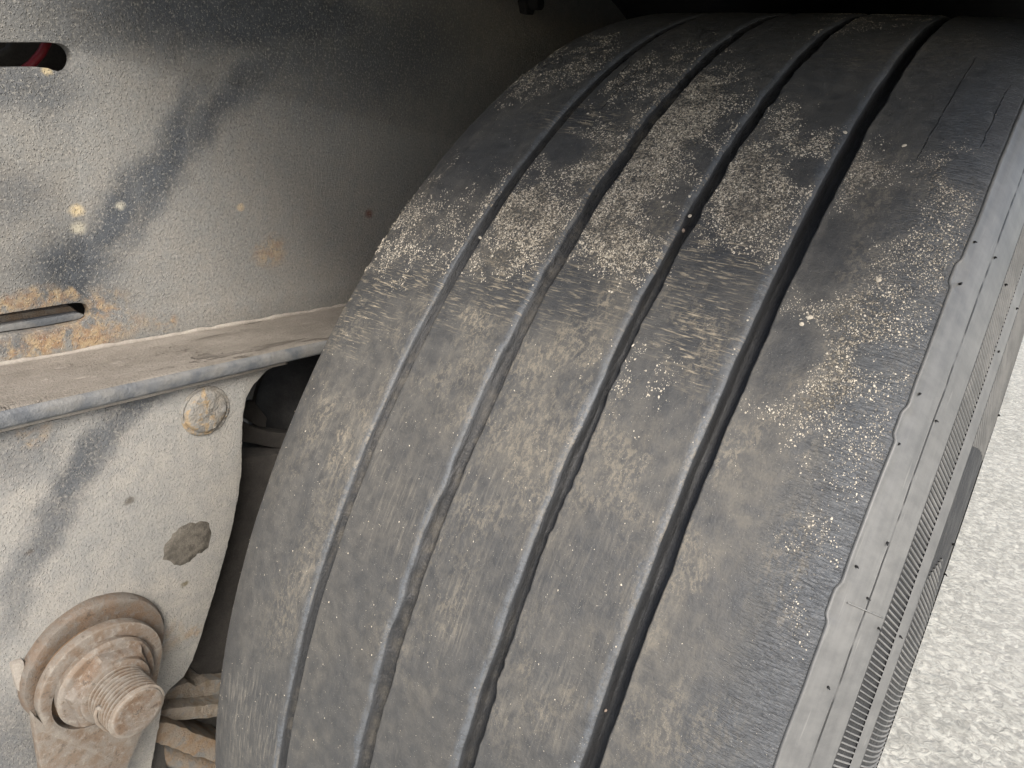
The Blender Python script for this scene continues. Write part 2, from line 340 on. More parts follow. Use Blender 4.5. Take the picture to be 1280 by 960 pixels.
def ground_mat():
    n = NT('pale_concrete', .9, 0, .3); v = n.obj(); wv = n.warp(v, 60, .02)
    a = n.voro(wv, 60, 'SMOOTH_F1'); b = n.noise(v, 62, 5, .65, 1.2); c = n.noise(v, 3, 4, .6)
    col = n.mix(n.step(b, .40, .60), (.29, .285, .255), (.46, .452, .40)); col = n.mix(n.step(a, .35, .6, 0, .45), col, (.235, .232, .205))
    col = n.mix(n.step(c, .35, .65, 0, .2), col, (.48, .47, .43))
    return n.done(col, n.bump(n.math('ADD', b, a), .003, 1))
M_GROUND = ground_mat()

# ------------------------------------------------------------------ setting
gr = mesh('ground', [(-60, -60, 0), (60, -60, 0), (60, 60, 0), (-60, 60, 0)], [(0, 1, 2, 3)], M_GROUND, smooth=False)
gr['kind'] = 'structure'

# ------------------------------------------------------------------ tyre
wheel = thing('truck_tyre', 'large worn black truck tyre with four grooves and splashes of dried tan mud', 'tyre', (0, 0, 0))
TH0, TH1 = math.radians(-14), math.radians(112)
th = np.concatenate([np.arange(TH0, TH1, .0011 / R0), np.linspace(TH1, TH0 + 2 * np.pi, 160)[0:-1]])
ND = int(np.ceil((TH1 - TH0) / (.0011 / R0))); NTH = len(th)
S = th * R0
def n1(s, f, seed, o=3):                  # ragged edge noise along the circumference, -1..1
    return (fbm(s * f + 7.3, np.zeros_like(s) + seed * 1.37, seed, o) - .5) * 2
GC = [-.0797, -.0255, .0269, .0778]
wl = [.0006, .0018, .0010, .0007]; wr_ = [.0007, .0015, .0021, .0013]; fr = [34, 52, 60, 44]
EL = [GC[i] - [.0008, .0024, .0014, .0017][i] + wl[i] * n1(S, fr[i], 11 + i, 3) for i in range(4)]
ER = [GC[i] + [.0058, .0056, .0050, .0058][i] + wr_[i] * n1(S, fr[i] * 1.2, 31 + i, 4) for i in range(4)]
def smooth_bumps(px_list, length, amp):
    d = np.zeros(NTH)
    for (px, py) in px_list:
        s0 = on_tyre(px, py)[1] * R0
        # abrupt on the lower side, slow on the upper
        u = (S - s0) / length
        d += amp * np.where(u < 0, sm(u, -.28, 0.0), 1 - sm(u, .75, 1.15)) * (np.abs(u) < 1.3)
    return d
EDGE = .1388 + .0007 * n1(S, 25, 51) - smooth_bumps([(1040, 770), (1133, 540), (1207, 345)], .011, .0013) 
RIBS = [(np.full(NTH, -.1420) + .0006 * n1(S, 20, 50), EL[0]), (ER[0], EL[1]), (ER[1], EL[2]), (ER[2], EL[3]), (ER[3], EDGE)]
def crown(x): return -.0015 * (x / .14)**2 - .0035 * np.clip((np.abs(x) - .118) / .022, 0, 1)**2
def to3(x, r, t): return np.stack([x, -r * np.cos(t), .5 + r * np.sin(t)], -1)

# masks, measured on the photograph and placed on the tread
def ell(P, lst, soft=.5, seed=5):
    m = np.zeros(len(P)); wob = (fbm(P[:, 0] / 26, P[:, 1] / 26, seed, 3) - .5) * 1.0
    for (cx, cy, rx, ry, ang, st) in lst:
        a = math.radians(ang); dx = P[:, 0] - cx; dy = P[:, 1] - cy
        u = (dx * math.cos(a) + dy * math.sin(a)) / rx; v = (-dx * math.sin(a) + dy * math.cos(a)) / ry
        m = np.maximum(m, st * (1 - sm(np.hypot(u, v) + wob * soft, 1 - soft, 1 + soft)))
    return m
CLEAN = [(706, 186, 26, 20, 0, 1), (1010, 214, 27, 20, 0, 1), (1045, 140, 48, 18, -25, 1), (1065, 62, 50, 20, -10, .8), (1038, 318, 48, 62, 35, 1), (972, 445, 48, 60, 30, 1), (1105, 265, 42, 34, 0, 1), (1120, 160, 50, 40, 0, .9), (1215, 215, 34, 22, 0, 1),
         (1190, 130, 60, 40, 0, .8), (655, 225, 20, 12, -20, .6), (1140, 60, 80, 30, 0, .8), (620, 205, 38, 30, -30, .7), (900, 430, 50, 60, 30, .4), (690, 375, 60, 36, 0, .7), (830, 260, 22, 40, 40, .5), (1095, 445, 30, 16, 0, .8), (720, 140, 44, 20, -30, .8)]
RING = [(1010, 214, 33, 26, 0, 1), (706, 186, 33, 27, 0, .8), (1038, 318, 58, 72, 35, .9), (972, 445, 58, 72, 30, .9), (1215, 215, 42, 29, 0, .9), (1105, 265, 50, 42, 0, .6), (548, 195, 32, 20, -50, .7), (750, 285, 30, 36, 30, .8), (655, 225, 28, 20, -20, .5)]
SPK = [(505, 300, 50, 45, -30, .75), (560, 290, 40, 50, -30, .5), (660, 270, 60, 66, -35, 1), (640, 318, 52, 24, -10, .9), (780, 225, 66, 110, 38, 1), (860, 140, 60, 70, 40, 1), (770, 300, 60, 45, 30, 1), (945, 235, 72, 75, 30, 1), (1000, 170, 60, 34, 20, .9),
       (1085, 200, 38, 70, 30, 1), (1060, 285, 30, 40, 30, .8), (1060, 255, 20, 26, 0, .9), (1190, 225, 46, 42, 0, .9), (1150, 330, 60, 90, 40, .8), (1040, 470, 40, 90, 35, .95), (1080, 400, 60, 50, 30, .9), (1100, 520, 80, 90, 20, .6), (1000, 395, 40, 16, 0, .9), (985, 510, 50, 16, 0, .8),
       (680, 90, 60, 20, -35, .5), (730, 75, 40, 18, -35, .6), (960, 300, 50, 30, 20, .6), (770, 110, 60, 10, -40, .8), (1060, 560, 60, 60, 0, .4), (1010, 690, 34, 50, 10, .55), (1000, 760, 14, 50, 10, .6), (790, 470, 50, 40, 0, .3), (1090, 30, 80, 30, -20, .25)]
DUST = [(435, 530, 50, 66, 20, .8), (400, 400, 60, 40, 0, .45), (560, 430, 60, 60, 0, .55), (590, 400, 34, 18, 20, 1), (690, 430, 90, 34, -20, .7), (640, 560, 90, 90, 0, .55), (760, 420, 36, 80, 20, .75), (850, 420, 50, 60, 20, .7), (780, 560, 90, 100, 0, .6), (620, 600, 40, 70, 30, .6), (930, 640, 90, 110, 20, .75),
        (880, 780, 90, 120, 20, .6), (660, 850, 60, 80, 20, .45), (700, 820, 50, 60, 0, .6), (400, 620, 60, 70, 0, .35), (540, 760, 60, 90, 20, .4), (370, 740, 30, 80, 20, .45), (1040, 600, 70, 90, 0, .55), (990, 740, 20, 80, 15, .8), (520, 250, 60, 60, -40, .35), (640, 290, 60, 50, 0, .5), (780, 260, 70, 100, 35, .5), (950, 240, 70, 80, 30, .45), (1080, 420, 70, 140, 30, .55), (1120, 240, 60, 60, 0, .4), (1180, 300, 40, 80, 20, .5), (870, 900, 100, 80, 0, .45), (1150, 60, 90, 40, 0, .25)]
LAT = [(430, 385, 60, 50, 0, .8), (500, 350, 90, 22, 0, .9), (640, 360, 60, 40, 0, .8), (720, 360, 80, 60, 0, .55), (880, 330, 70, 60, 0, .7), (870, 410, 50, 60, 0, 1), (730, 150, 60, 18, 0, .8), (905, 320, 50, 20, 0, 1), (560, 385, 30, 30, 0, .6), (1080, 70, 90, 20, 0, .35)]
CIRC = [(310, 900, 40, 60, 0, 1), (330, 940, 26, 50, 0, 1), (380, 740, 16, 50, 15, .9), (600, 620, 60, 60, 0, .7), (570, 770, 20, 50, 15, .9), (520, 640, 60, 60, 0, .6), (690, 880, 30, 60, 15, .8), (620, 880, 30, 60, 0, .5), (440, 570, 60, 60, 0, .5), (1010, 690, 20, 60, 10, .6), (790, 700, 60, 120, 15, .4), (640, 720, 120, 120, 0, .35)]
# tear-like scratch lines on the shoulder, as signed distance on the tread (metres)
def crack_lines():
    out = []
    for pts in ([(1222, 68), (1205, 95), (1186, 128), (1172, 152), (1158, 176), (1146, 198)], [(1266, 98), (1250, 128), (1238, 155), (1226, 180)], [(790, 75), (755, 115)], [(812, 74), (748, 140)]):
        q = [on_tyre(*p) for p in pts]; out.append(np.array([(a, b * R0) for a, b in q]))
    return out
CR = crack_lines()
def crack_sd(x, s):
    d = np.full(len(x), .02)
    for k, c in enumerate(CR):
        o = np.argsort(c[:, 1]); cs, cx = c[o, 1], c[o, 0]
        dd = x - np.interp(s, cs, cx) - .0004 * n1(s, 160, 70 + k, 2); ins = np.clip(np.minimum(s - cs[0], cs[-1] - s) / .006, 0, 1)
        dd = np.where(ins > 0, dd + np.sign(dd) * (1 - ins) * .0005, .02)
        d = np.where(np.abs(dd) < np.abs(d), dd, d)
    return d
def set_attr(o, name, a, vec=False):
    at = o.data.attributes.new(name, 'FLOAT_VECTOR' if vec else 'FLOAT', 'POINT')
    at.data.foreach_set('vector' if vec else 'value', np.asarray(a, np.float32).ravel())
def strip(name, X, Rr, mat, parent):
    """X, Rr: (NTH, ncol) arrays of axial position and radius -> closed band"""
    nr, nc = X.shape; V = to3(X, Rr, th[:, None] + 0 * X).reshape(-1, 3)
    i = np.arange(nr)[:, None]; j = np.arange(nc - 1)[None, :]; i2 = (i + 1) % nr
    F_ = np.stack([i * nc + j, i * nc + j + 1, i2 * nc + j + 1, i2 * nc + j], -1).reshape(-1, 4)[:, ::-1]
    me = bpy.data.meshes.new(name); me.vertices.add(len(V)); me.vertices.foreach_set('co', V.astype(np.float32).ravel())
    me.loops.add(F_.size); me.loops.foreach_set('vertex_index', F_.astype(np.int32).ravel())
    me.polygons.add(len(F_)); me.polygons.foreach_set('loop_start', np.arange(0, F_.size, 4, dtype=np.int32)); me.polygons.foreach_set('loop_total', np.full(len(F_), 4, np.int32))
    me.polygons.foreach_set('use_smooth', np.ones(len(F_), bool)); me.update(calc_edges=True)
    o = link(name, me, parent, mat)
    set_attr(o, 'st', np.stack([X, S[:, None] + 0 * X, 0 * X], -1), True)
    return o, V
def relief(x, s):                          # wear undulation of the tread surface (metres)
    return .0005 * (fbm(x * 45 + 3, s * 28, 61, 3) - .5) + .00022 * (fbm(x * 260, s * 240, 64, 2) - .5)
RIBSURF = []
for k, (a, b) in enumerate(RIBS):
    wmean = float((b - a).mean()); edge = np.array([0, .02, .06, .14, .28, .5, .8]) 
    rl = .0009; rr = .0034
    if k == 0: rl = .004
    if k == 4: rr = .0012
    n_in = int(wmean / .0011)
    tl = edge * rl; tr = edge * rr
    X = np.concatenate([a[:, None] + tl[None], a[:, None] + rl + (b - a - rl - rr)[:, None] * np.linspace(0, 1, n_in)[None], (b[:, None] - tr[None])[:, ::-1]], 1)
    dl = np.clip(1 - (X - a[:, None]) / rl, 0, 1); dr = np.clip(1 - (b[:, None] - X) / rr, 0, 1)
    drop = (1 - np.sqrt(np.clip(1 - dl**2, 0, 1))) * (.0011 if k else .003) + (1 - np.sqrt(np.clip(1 - dr**2, 0, 1))) * (.0015 if k < 4 else .0006)
    Rr = R0 + crown(X) - drop + relief(X.ravel(), (S[:, None] + 0 * X).ravel()).reshape(X.shape)
    if k == 4: Rr += 0
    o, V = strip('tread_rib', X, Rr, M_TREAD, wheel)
    P = proj(V); P = np.where(np.abs(P) > 4000, 4000, P); back = ((V - CAM) @ FW) < .05; P[back] = 4000
    xs = X.ravel(); ss = (S[:, None] + 0 * X).ravel()
    mid = fbm(xs * 60, ss * 34, 81, 4); gen = sm(mid, .38, .62)
    clean = ell(P, CLEAN, .35, 3)
    dust = np.clip(.34 + .22 * gen + .50 * ell(P, DUST, .6, 4) * sm(fbm(xs * 110, ss * 60, 83, 4), .34, .58), 0, 1)
    ring = ell(P, RING, .25, 9) - ell(P, [(c[0], c[1], c[2] * .86, c[3] * .86, c[4], c[5]) for c in RING], .25, 9)
    dust = dust * (1 - .5 * clean * (.75 if k == 4 else 1)) * (1 - .95 * np.clip(ell(P, LAT, .6, 7) - .25, 0, 1)) + .35 * np.clip(ring, 0, 1)
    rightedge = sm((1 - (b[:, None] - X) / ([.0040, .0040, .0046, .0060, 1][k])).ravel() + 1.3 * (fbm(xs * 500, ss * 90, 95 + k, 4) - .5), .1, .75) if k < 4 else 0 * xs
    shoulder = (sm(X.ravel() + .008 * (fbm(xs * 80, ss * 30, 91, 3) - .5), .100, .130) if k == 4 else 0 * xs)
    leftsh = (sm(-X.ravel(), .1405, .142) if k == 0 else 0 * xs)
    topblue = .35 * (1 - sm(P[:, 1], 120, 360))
    blue_sheen = np.clip(.8 * rightedge + .75 * shoulder + .2 * leftsh + .10 * (1 - gen) + topblue * .3, 0, 1)  # bluish sky light painted on groove lips, and a sheen on the shoulder
    dust *= (1 - .6 * rightedge) * (1 - .55 * shoulder)
    # pale dust line along the low edge of the outer rib
    if k == 4: dust += .45 * (1 - sm(X.ravel() - (a[:, None] + 0 * X).ravel(), .0006, .006)) * sm(fbm(xs * 0, ss * 30, 93, 3), .3, .6)
    spk = ell(P, SPK, .55, 6) * (1 - clean) 
    set_attr(o, 'dust', np.clip(dust, 0, 1)); set_attr(o, 'blue_sheen', blue_sheen); set_attr(o, 'spk', spk * .8)
    set_attr(o, 'heavy', np.clip(ell(P, DUST, .7, 14) * sm(fbm(xs * 75, ss * 40, 183, 4), .36, .56) * (1 - .6 * np.clip(shoulder, 0, 1)), 0, 1)); set_attr(o, 'dlat', ell(P, LAT, .6, 7)); set_attr(o, 'dcirc', np.clip(ell(P, CIRC, .6, 8) * .75 + .10, 0, 1))
    set_attr(o, 'ripple', np.clip(shoulder + .08, 0, 1)); set_attr(o, 'crack', crack_sd(xs, ss))
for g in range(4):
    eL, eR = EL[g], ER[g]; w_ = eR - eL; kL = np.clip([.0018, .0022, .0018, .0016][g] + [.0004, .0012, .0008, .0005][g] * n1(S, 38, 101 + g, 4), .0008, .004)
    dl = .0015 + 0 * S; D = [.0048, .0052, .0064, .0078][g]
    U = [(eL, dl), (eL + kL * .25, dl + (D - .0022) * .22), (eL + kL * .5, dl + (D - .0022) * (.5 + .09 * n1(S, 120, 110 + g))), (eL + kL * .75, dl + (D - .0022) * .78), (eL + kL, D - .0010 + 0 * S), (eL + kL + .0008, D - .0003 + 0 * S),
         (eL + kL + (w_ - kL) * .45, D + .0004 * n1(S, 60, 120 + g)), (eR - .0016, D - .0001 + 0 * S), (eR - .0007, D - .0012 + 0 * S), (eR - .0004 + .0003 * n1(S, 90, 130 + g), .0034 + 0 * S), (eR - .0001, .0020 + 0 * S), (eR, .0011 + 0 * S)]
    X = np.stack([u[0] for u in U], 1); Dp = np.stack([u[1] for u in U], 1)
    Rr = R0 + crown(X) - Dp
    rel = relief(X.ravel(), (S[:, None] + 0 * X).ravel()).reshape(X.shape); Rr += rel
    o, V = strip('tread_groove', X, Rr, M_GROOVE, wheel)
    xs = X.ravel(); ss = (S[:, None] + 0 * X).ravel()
    bl = np.tile(np.array([.8, .35, .12, .05, 0, 0, 0, 0, 0, 0, .05, .1]), NTH) * .7  # painted sky light on the lip, fading down the wall
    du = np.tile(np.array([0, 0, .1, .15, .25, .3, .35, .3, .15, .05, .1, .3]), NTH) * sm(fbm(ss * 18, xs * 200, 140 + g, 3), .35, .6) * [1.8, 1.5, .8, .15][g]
    set_attr(o, 'blue_sheen', bl); set_attr(o, 'dust', du); set_attr(o, 'crack', np.full(len(xs), .02))

# outer side: shoulder band, fluted bands, side wall
SP = np.array([(.1395, .4950), (.1422, .4925), (.1450, .4893), (.1485, .4843), (.1520, .4778), (.1552, .4708), (.1583, .4638), (.1612, .4565), (.1645, .4475), (.1680, .4350), (.1706, .4200), (.1722, .4000), (.1722, .3780), (.170, .352), (.164, .328), (.155, .308), (.147, .298)])
def profile(P, n):
    t = np.r_[0, np.cumsum(np.hypot(*np.diff(P, axis=0).T))]; u = np.linspace(0, t[-1], n)
    # smooth by repeated averaging of the dense polyline
    q = np.c_[np.interp(u, t, P[:, 0]), np.interp(u, t, P[:, 1])]
    for _ in range(6): q[1:-1] = (q[:-2] + 2 * q[1:-1] + q[2:]) / 4
    return q
SPd = profile(SP, 140)
def radius_at(x): return float(np.interp(x, SPd[:75, 0], SPd[:75, 1]))
def side_part(name, x0, x1, mat=M_SIDE, lip=False, sink=0):
    sel = [p for p in SPd[:95] if x0 < p[0] < x1]
    pts = [(x0, radius_at(x0))] + sel + [(x1, radius_at(x1))]
    X = np.tile(np.array([p[0] for p in pts]), (NTH, 1)); Rr = np.tile(np.array([p[1] for p in pts]), (NTH, 1))
    if sink:
        X = np.concatenate([X[:, :1], X[:, :1] + .0003, X[:, 1:-1] - sink * .3, X[:, -1:] - .0003, X[:, -1:]], 1)
        Rr = np.concatenate([Rr[:, :1], Rr[:, :1] - sink, Rr[:, 1:-1] - sink, Rr[:, -1:] - sink, Rr[:, -1:]], 1)
    if lip:                                 # moulding lip that follows the notched wear edge
        e = EDGE[:, None]
        lx = np.concatenate([e - .0002, e + .0003, e + .0010, e + .0016, e + .0020], 1)
        lr = np.concatenate([np.full((NTH, 1), R0 - .0055), np.full((NTH, 1), R0 - .0046), np.full((NTH, 1), R0 - .0044), np.full((NTH, 1), R0 - .0052), np.full((NTH, 1), R0 - .0064)], 1)
        m = X[0] > .1425; X = np.concatenate([lx, X[:, m]], 1); Rr = np.concatenate([lr, Rr[:, m]], 1)
    o, V = strip(name, X, Rr, mat, wheel); xs = X.ravel(); ss = (S[:, None] + 0 * X).ravel()
    set_attr(o, 'dust', np.clip((-.2 if sink else .85) + .4 * (fbm(xs * 60, ss * 16, 150, 3) - .5), 0, 1)); set_attr(o, 'blue_sheen', 0 * xs)
    set_attr(o, 'crack', xs - .1487 - .0002 * n1(ss, 60, 160, 3) if lip else np.full(len(xs), .02))
    return o
XA0, XA1, XB0, XB1 = .1553, .1608, .1642, .1712
M_RECESS = rubber('fluted_recess_rubber', 'groove')  # near-black bed paints shade into the gaps between flutes
side_part('shoulder_band', .1390, XA0, lip=True)
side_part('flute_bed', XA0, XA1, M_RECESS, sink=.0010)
sw = side_part('side_wall', XA1, XB0)
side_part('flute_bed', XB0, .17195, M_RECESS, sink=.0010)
# rest of the side wall down to the bead
low = np.array([p for p in SPd if p[1] < .40]); 
def ring_part(name, pts, mat):
    X = np.tile(np.array([p[0] for p in pts]), (NTH, 1)); Rr = np.tile(np.array([p[1] for p in pts]), (NTH, 1)); o, V = strip(name, X, Rr, mat, wheel)
    set_attr(o, 'dust', np.full(len(V), .6)); set_attr(o, 'blue_sheen', np.zeros(len(V))); set_attr(o, 'crack', np.full(len(V), .02)); return o
i0 = np.argmax(SPd[:, 0] >= .17195); ring_part('lower_side_wall', [(.17195, radius_at(.17195))] + [tuple(p) for p in SPd if p[1] < radius_at(.17195) - .0005], M_SIDE)
inn = [(-.142, .4926)] + [(-(p[0]), p[1] ) for p in SPd[4:]]; inn = inn[:1] + [q for q in inn[1:] if q[0] < -.1425]
ring_part('inner_side_wall', inn[::-1], M_SIDE)
# raised flutes of the two serrated bands (too fine to pick apart singly)
def flutes(x0, x1, pitch, skew, wid, h, rng_deg, tipfn=None):
    V = []; Fc = []; rm = radius_at((x0 + x1) / 2); t = math.radians(rng_deg[0]); dt = pitch / rm; n = 6
    while t < math.radians(rng_deg[1]):
        f0, f1 = (0, 1) if tipfn is None else tipfn(math.degrees(t))
        if f1 - f0 > .05:
            base = len(V)
            for i in range(n):
                q = f0 + (f1 - f0) * i / (n - 1); x = x0 + (x1 - x0) * q; r = radius_at(x); tt = t + skew / rm * q
                dx, dr = .001, radius_at(x + .0005) - radius_at(x - .0005); L = math.hypot(dx, dr); nx, nr = -dr / L, dx / L
                hh = h
                for (o_, k) in ((-wid / 2, -.0014), (-wid / 3, hh), (wid / 3, hh), (wid / 2, -.0014)):
                    a = tt + o_ / rm; rr = r + nr * k; V.append((x + nx * k, -rr * math.cos(a), .5 + rr * math.sin(a)))
            for i in range(n - 1):
                for k in range(3): Fc.append((base + i * 4 + k, base + i * 4 + k + 1, base + i * 4 + 4 + k + 1, base + i * 4 + 4 + k))
        t += dt
    return V, Fc
def blank(deg):                            # plain field between two runs of the lower fluted band
    if 35.5 < deg < 45.0:
        u = (deg - 35.5) / 9.5
        if .22 < u: return (0, 0) if u < .80 else (0, 0.95 * (u - .80) / .20)
        return (.0 + u / .22 * .5, 1 - u / .22 * .5)
    return (0, 1)
M_FL = NT('flute_rubber', .55, 0, .4); vv = M_FL.obj(); M_FL = M_FL.done(M_FL.mix(M_FL.step(M_FL.noise(vv, 60, 4, .6), .35, .65), (.13, .13, .125), (.19, .187, .178)))
V, Fc = flutes(XA0 + .0001, XA1, .0022, -.0028, .00074, .0001, (-10, 100)); fo = mesh('serration', V, Fc, M_FL, wheel); fo['kind'] = 'stuff'
V, Fc = flutes(XB0, XB1, .0022, -.0055, .00074, .0001, (-10, 100), blank); fo = mesh('serration', V, Fc, M_FL, wheel); fo['kind'] = 'stuff'
# rubber vent nubs and the mould seam
nub_me = None
for (px, py, L) in [(1243, 322, 2), (1256, 357, 1.2), (1213, 298, 1.5), (1200, 355, 1.2), (1151, 490, 2), (1124, 556, 1.4), (1166, 530, 1.2), (1112, 675, 2.2), (1083, 752, 1.4), (1097, 786, 1.6), (1067, 712, 1.2), (1123, 796, 1.4), (1191, 680, 1.6), (1181, 720, 1.4), (1255, 520, 1.6), (1037, 855, 1.2), (1272, 385, 1.2), (1246, 440, 1.0)]:
    best = None
    for x in np.arange(.141, .1719, .0007):     # find the point of the side profile seen at this place
        r = radius_at(x)
        for a in np.radians(np.arange(15, 75, .5)):
            q = np.array([x, -r * math.cos(a), .5 + r * math.sin(a)]); e = np.hypot(*(proj(q)[0] - (px, py)))
            if best is None or e < best[0]: best = (e, x, r, a)
    e, x, r, a = best
    nrm = Vector((.6, -.8 * math.cos(a), .8 * math.sin(a))).normalized(); p = Vector((x, -r * math.cos(a), .5 + r * math.sin(a)))
    tilt = (nrm + Vector((random.uniform(-.7, .7), random.uniform(-.5, .5), -.6))).normalized()
    tube('vent_nub', [p - nrm * .0004, p + nrm * .0005, p + tilt * .0008 * L + nrm * .0004], [.0006, .00045, .0002], M_BLACK, wheel, 6)
def side_pt(x, deg, lift=.0003):
    r = radius_at(x) + lift; a = math.radians(deg); return (x + lift * .4, -r * math.cos(a), .5 + r * math.sin(a))
tube('mould_seam', [side_pt(x, 33.0) for x in np.linspace(.1428, .1545, 8)], [.0003] * 8, M_SIDE if False else M_FL, wheel, 6)

# dried mud specks: real little crusts sitting on the ribs
def specks():
    N = 700000
    x = rng.uniform(-.141, .138, N); t = rng.uniform(math.radians(2), math.radians(100), N); s = t * R0
    P3 = to3(x, np.full(N, R0), t); P = proj(P3)
    inv = (P[:, 0] > -60) & (P[:, 0] < 1340) & (P[:, 1] > -40) & (P[:, 1] < 1000)
    x, t, s, P = x[inv], t[inv], s[inv], P[inv]
    cl = ell(P, CLEAN, .25, 3); sp = ell(P, SPK, .6, 6); ring = ell(P, RING, .2, 9) - ell(P, [(c[0], c[1], c[2] * .86, c[3] * .86, c[4], c[5]) for c in RING], .2, 9)
    n = fbm(x * 120, s * 110, 171, 3)
    dens = sp * sm(n, .32, .54) * .85 + .9 * np.clip(ring, 0, 1) * sm(n, .35, .55) * .6 + .011
    dens *= (1 - .97 * cl)
    ok = rng.random(len(x)) < dens
    for g in range(4):                      # none hanging over the grooves
        el = np.interp(s, S[:ND], EL[g][:ND]); er = np.interp(s, S[:ND], ER[g][:ND]); ok &= ~((x > el - .0015) & (x < er + .0008))
    x, t, s, d = x[ok], t[ok], s[ok], dens[ok]
    ok = x < np.interp(s, S[:ND], EDGE[:ND]) - .002; x, t, s, d = x[ok], t[ok], s[ok], d[ok]
    lit = x > .083; n = len(x); sz = np.clip(np.exp(rng.normal(-8.22, .42, n)), .00008, .0008); sz *= np.where(d > .1, 1.0, .62) * np.where(lit, .82, 1.12)
    K = 6; ang = rng.normal(1.75, .45, n); asp = rng.uniform(.40, .95, n)
    V = np.zeros((n, K + 1, 3)); F_ = np.zeros((n, K, 3), int)
    for k in range(K):
        a = 2 * np.pi * k / K; rr = sz * rng.uniform(.75, 1.2, n)
        u = rr * math.cos(a); v = rr * math.sin(a) * asp; du = u * np.cos(ang) - v * np.sin(ang); dv = u * np.sin(ang) + v * np.cos(ang)
        V[:, k] = to3(x + du, R0 + crown(x) + relief(x, s) - .00006, t + dv / R0)
    V[:, K] = to3(x, R0 + crown(x) + relief(x, s) + sz * rng.uniform(.3, .6, n), t)
    b = (np.arange(n) * (K + 1))[:, None]
    for k in range(K): F_[:, k] = np.c_[b + k, b + (k + 1) % K, b + K]
    o = mesh('mud_speck', V.reshape(-1, 3), F_.reshape(-1, 3), M_MUD, wheel, True); o['kind'] = 'stuff'
    bm = bmesh.new(); bm.from_mesh(o.data); bmesh.ops.recalc_face_normals(bm, faces=bm.faces); bm.to_mesh(o.data); bm.free()
    print('specks', n)
specks()

# stones caught in the grooves and a few larger mud clots
def stone(name, px, py, r, mat, R=R0, flat=.6):
    x, a = on_tyre(px, py, R); bm = bmesh.new(); bmesh.ops.create_icosphere(bm, subdivisions=2, radius=r)
    sd_ = random.random() * 50
    for v in bm.verts:
        f = 1 + .55 * (float(fbm(np.array([v.co.x / r + sd_]), np.array([v.co.y / r + v.co.z / r]), 5, 2)[0]) - .5); v.co *= f; v.co.z *= flat
    M4 = Matrix.Translation((x, -R * math.cos(a), .5 + R * math.sin(a))) @ Matrix.Rotation(math.pi / 2 - a, 4, 'X') @ Matrix.Rotation(random.random() * 6, 4, 'Z') @ Matrix.Diagonal((1, random.uniform(.6, 1), 1, 1))
    bm.transform(M4); return bm_obj(name, bm, mat, wheel, True)
for (px, py, r) in [(853, 288, .0014), (704, 309, .0009), (757, 888, .0008), (893, 208, .0007)]:
    stone('caught_stone', px, py, r, M_STONE, R0 - .0040, .7)
for (px, py, r) in [(915, 147, .0022), (1055, 166, .0015), (825, 202, .0011), (842, 232, .0013), (862, 270, .0010), (1012, 397, .0014), (735, 143, .0016), (892, 270, .0014), (1002, 405, .001), (1098, 350, .0012), (600, 297, .0013), (722, 212, .0014), (594, 398, .0018), (670, 509, .0012), (790, 505, .0009), (1000, 236, .0016), (985, 275, .0012), (1130, 182, .0013)]:
    stone('mud_clot', px, py, r, M_MUD, R0 - .0008, .35)
# steel wheel inside the tyre (out of sight behind it)
lathe_x('rim', [(-.13, .26), (-.135, .305), (-.128, .308), (-.11, .286), (.10, .286), (.128, .308), (.135, .305), (.12, .27), (.03, .255), (.02, .20), (.035, .15), (.06, .12), (.06, .0001)], 0, .5, M_DARKSTEEL, wheel, 64)

# ------------------------------------------------------------------ chassis frame
frame = thing('chassis_frame', 'dusty grey chassis rail with slots and a dirt covered ledge left of the tyre', 'chassis', (0, 0, 0))
XW = -.30
web_loop = [(-1.4, .7665 + .03), (-1.4, 1.135), (1.4, 1.135), (1.4, .68)]
zled = lambda y: .7494 - .045 * (y + .4603)            # slight slope of the rail's lower flange
web_loop = [(-1.4, zled(-1.4)), (-1.4, 1.06), (1.4, 1.06), (1.4, zled(1.4))]
slot1 = rounded(pxloop([(-90, 54), (30, 53), (62, 53), (82, 56), (91, 68), (91, 80), (84, 90), (70, 89), (58, 84), (20, 84), (-90, 86)], XW), 1)
slot2 = rounded(pxloop([(-80, 408), (-10, 395), (66, 383), (90, 379), (106, 379), (113, 387), (113, 397), (103, 403), (56, 412), (0, 420), (-80, 433)], XW), 1)
plate('web_plate', web_loop, XW - .008, XW, M_WEB, frame, holes=[slot1, slot2], bevel=.0010)
# bottom flange: ledge on top, painted lip in front
def flange():
    bm = bmesh.new(); ys = np.arange(-1.4, 1.4, .006); rows = []
    for i, y in enumerate(ys):
        zt = zled(y); w1 = .0006 * float(fbm(np.array([y * 40.]), np.array([.3]), 201, 3)[0] - .5)
        prof = [(-.300, zt - .0105), (-.300, zt + .0018), (-.2975, zt + .0006), (-.285, zt + w1), (-.270, zt - w1), (-.255, zt + w1 * .7), (-.2400, zt - .0003), (-.2372, zt - .0010), (-.2357, zt - .0022), (-.2350, zt - .0038), (-.2348, zt - .0085), (-.2354, zt - .0099), (-.2365, zt - .0105)]
        rows.append([bm.verts.new((p[0], y, p[1])) for p in prof])
    n = len(rows[0])
    for i in range(len(rows) - 1):
        for j in range(n):
            f = bm.faces.new((rows[i][j], rows[i + 1][j], rows[i + 1][(j + 1) % n], rows[i][(j + 1) % n])); f.material_index = 0 if 1 <= j <= 6 else 1
    bm.faces.new(rows[0]); bm.faces.new(rows[-1][::-1])
    return bm_obj('bottom_flange', bm, [M_LEDGE, M_LIP], frame, True)
flange()
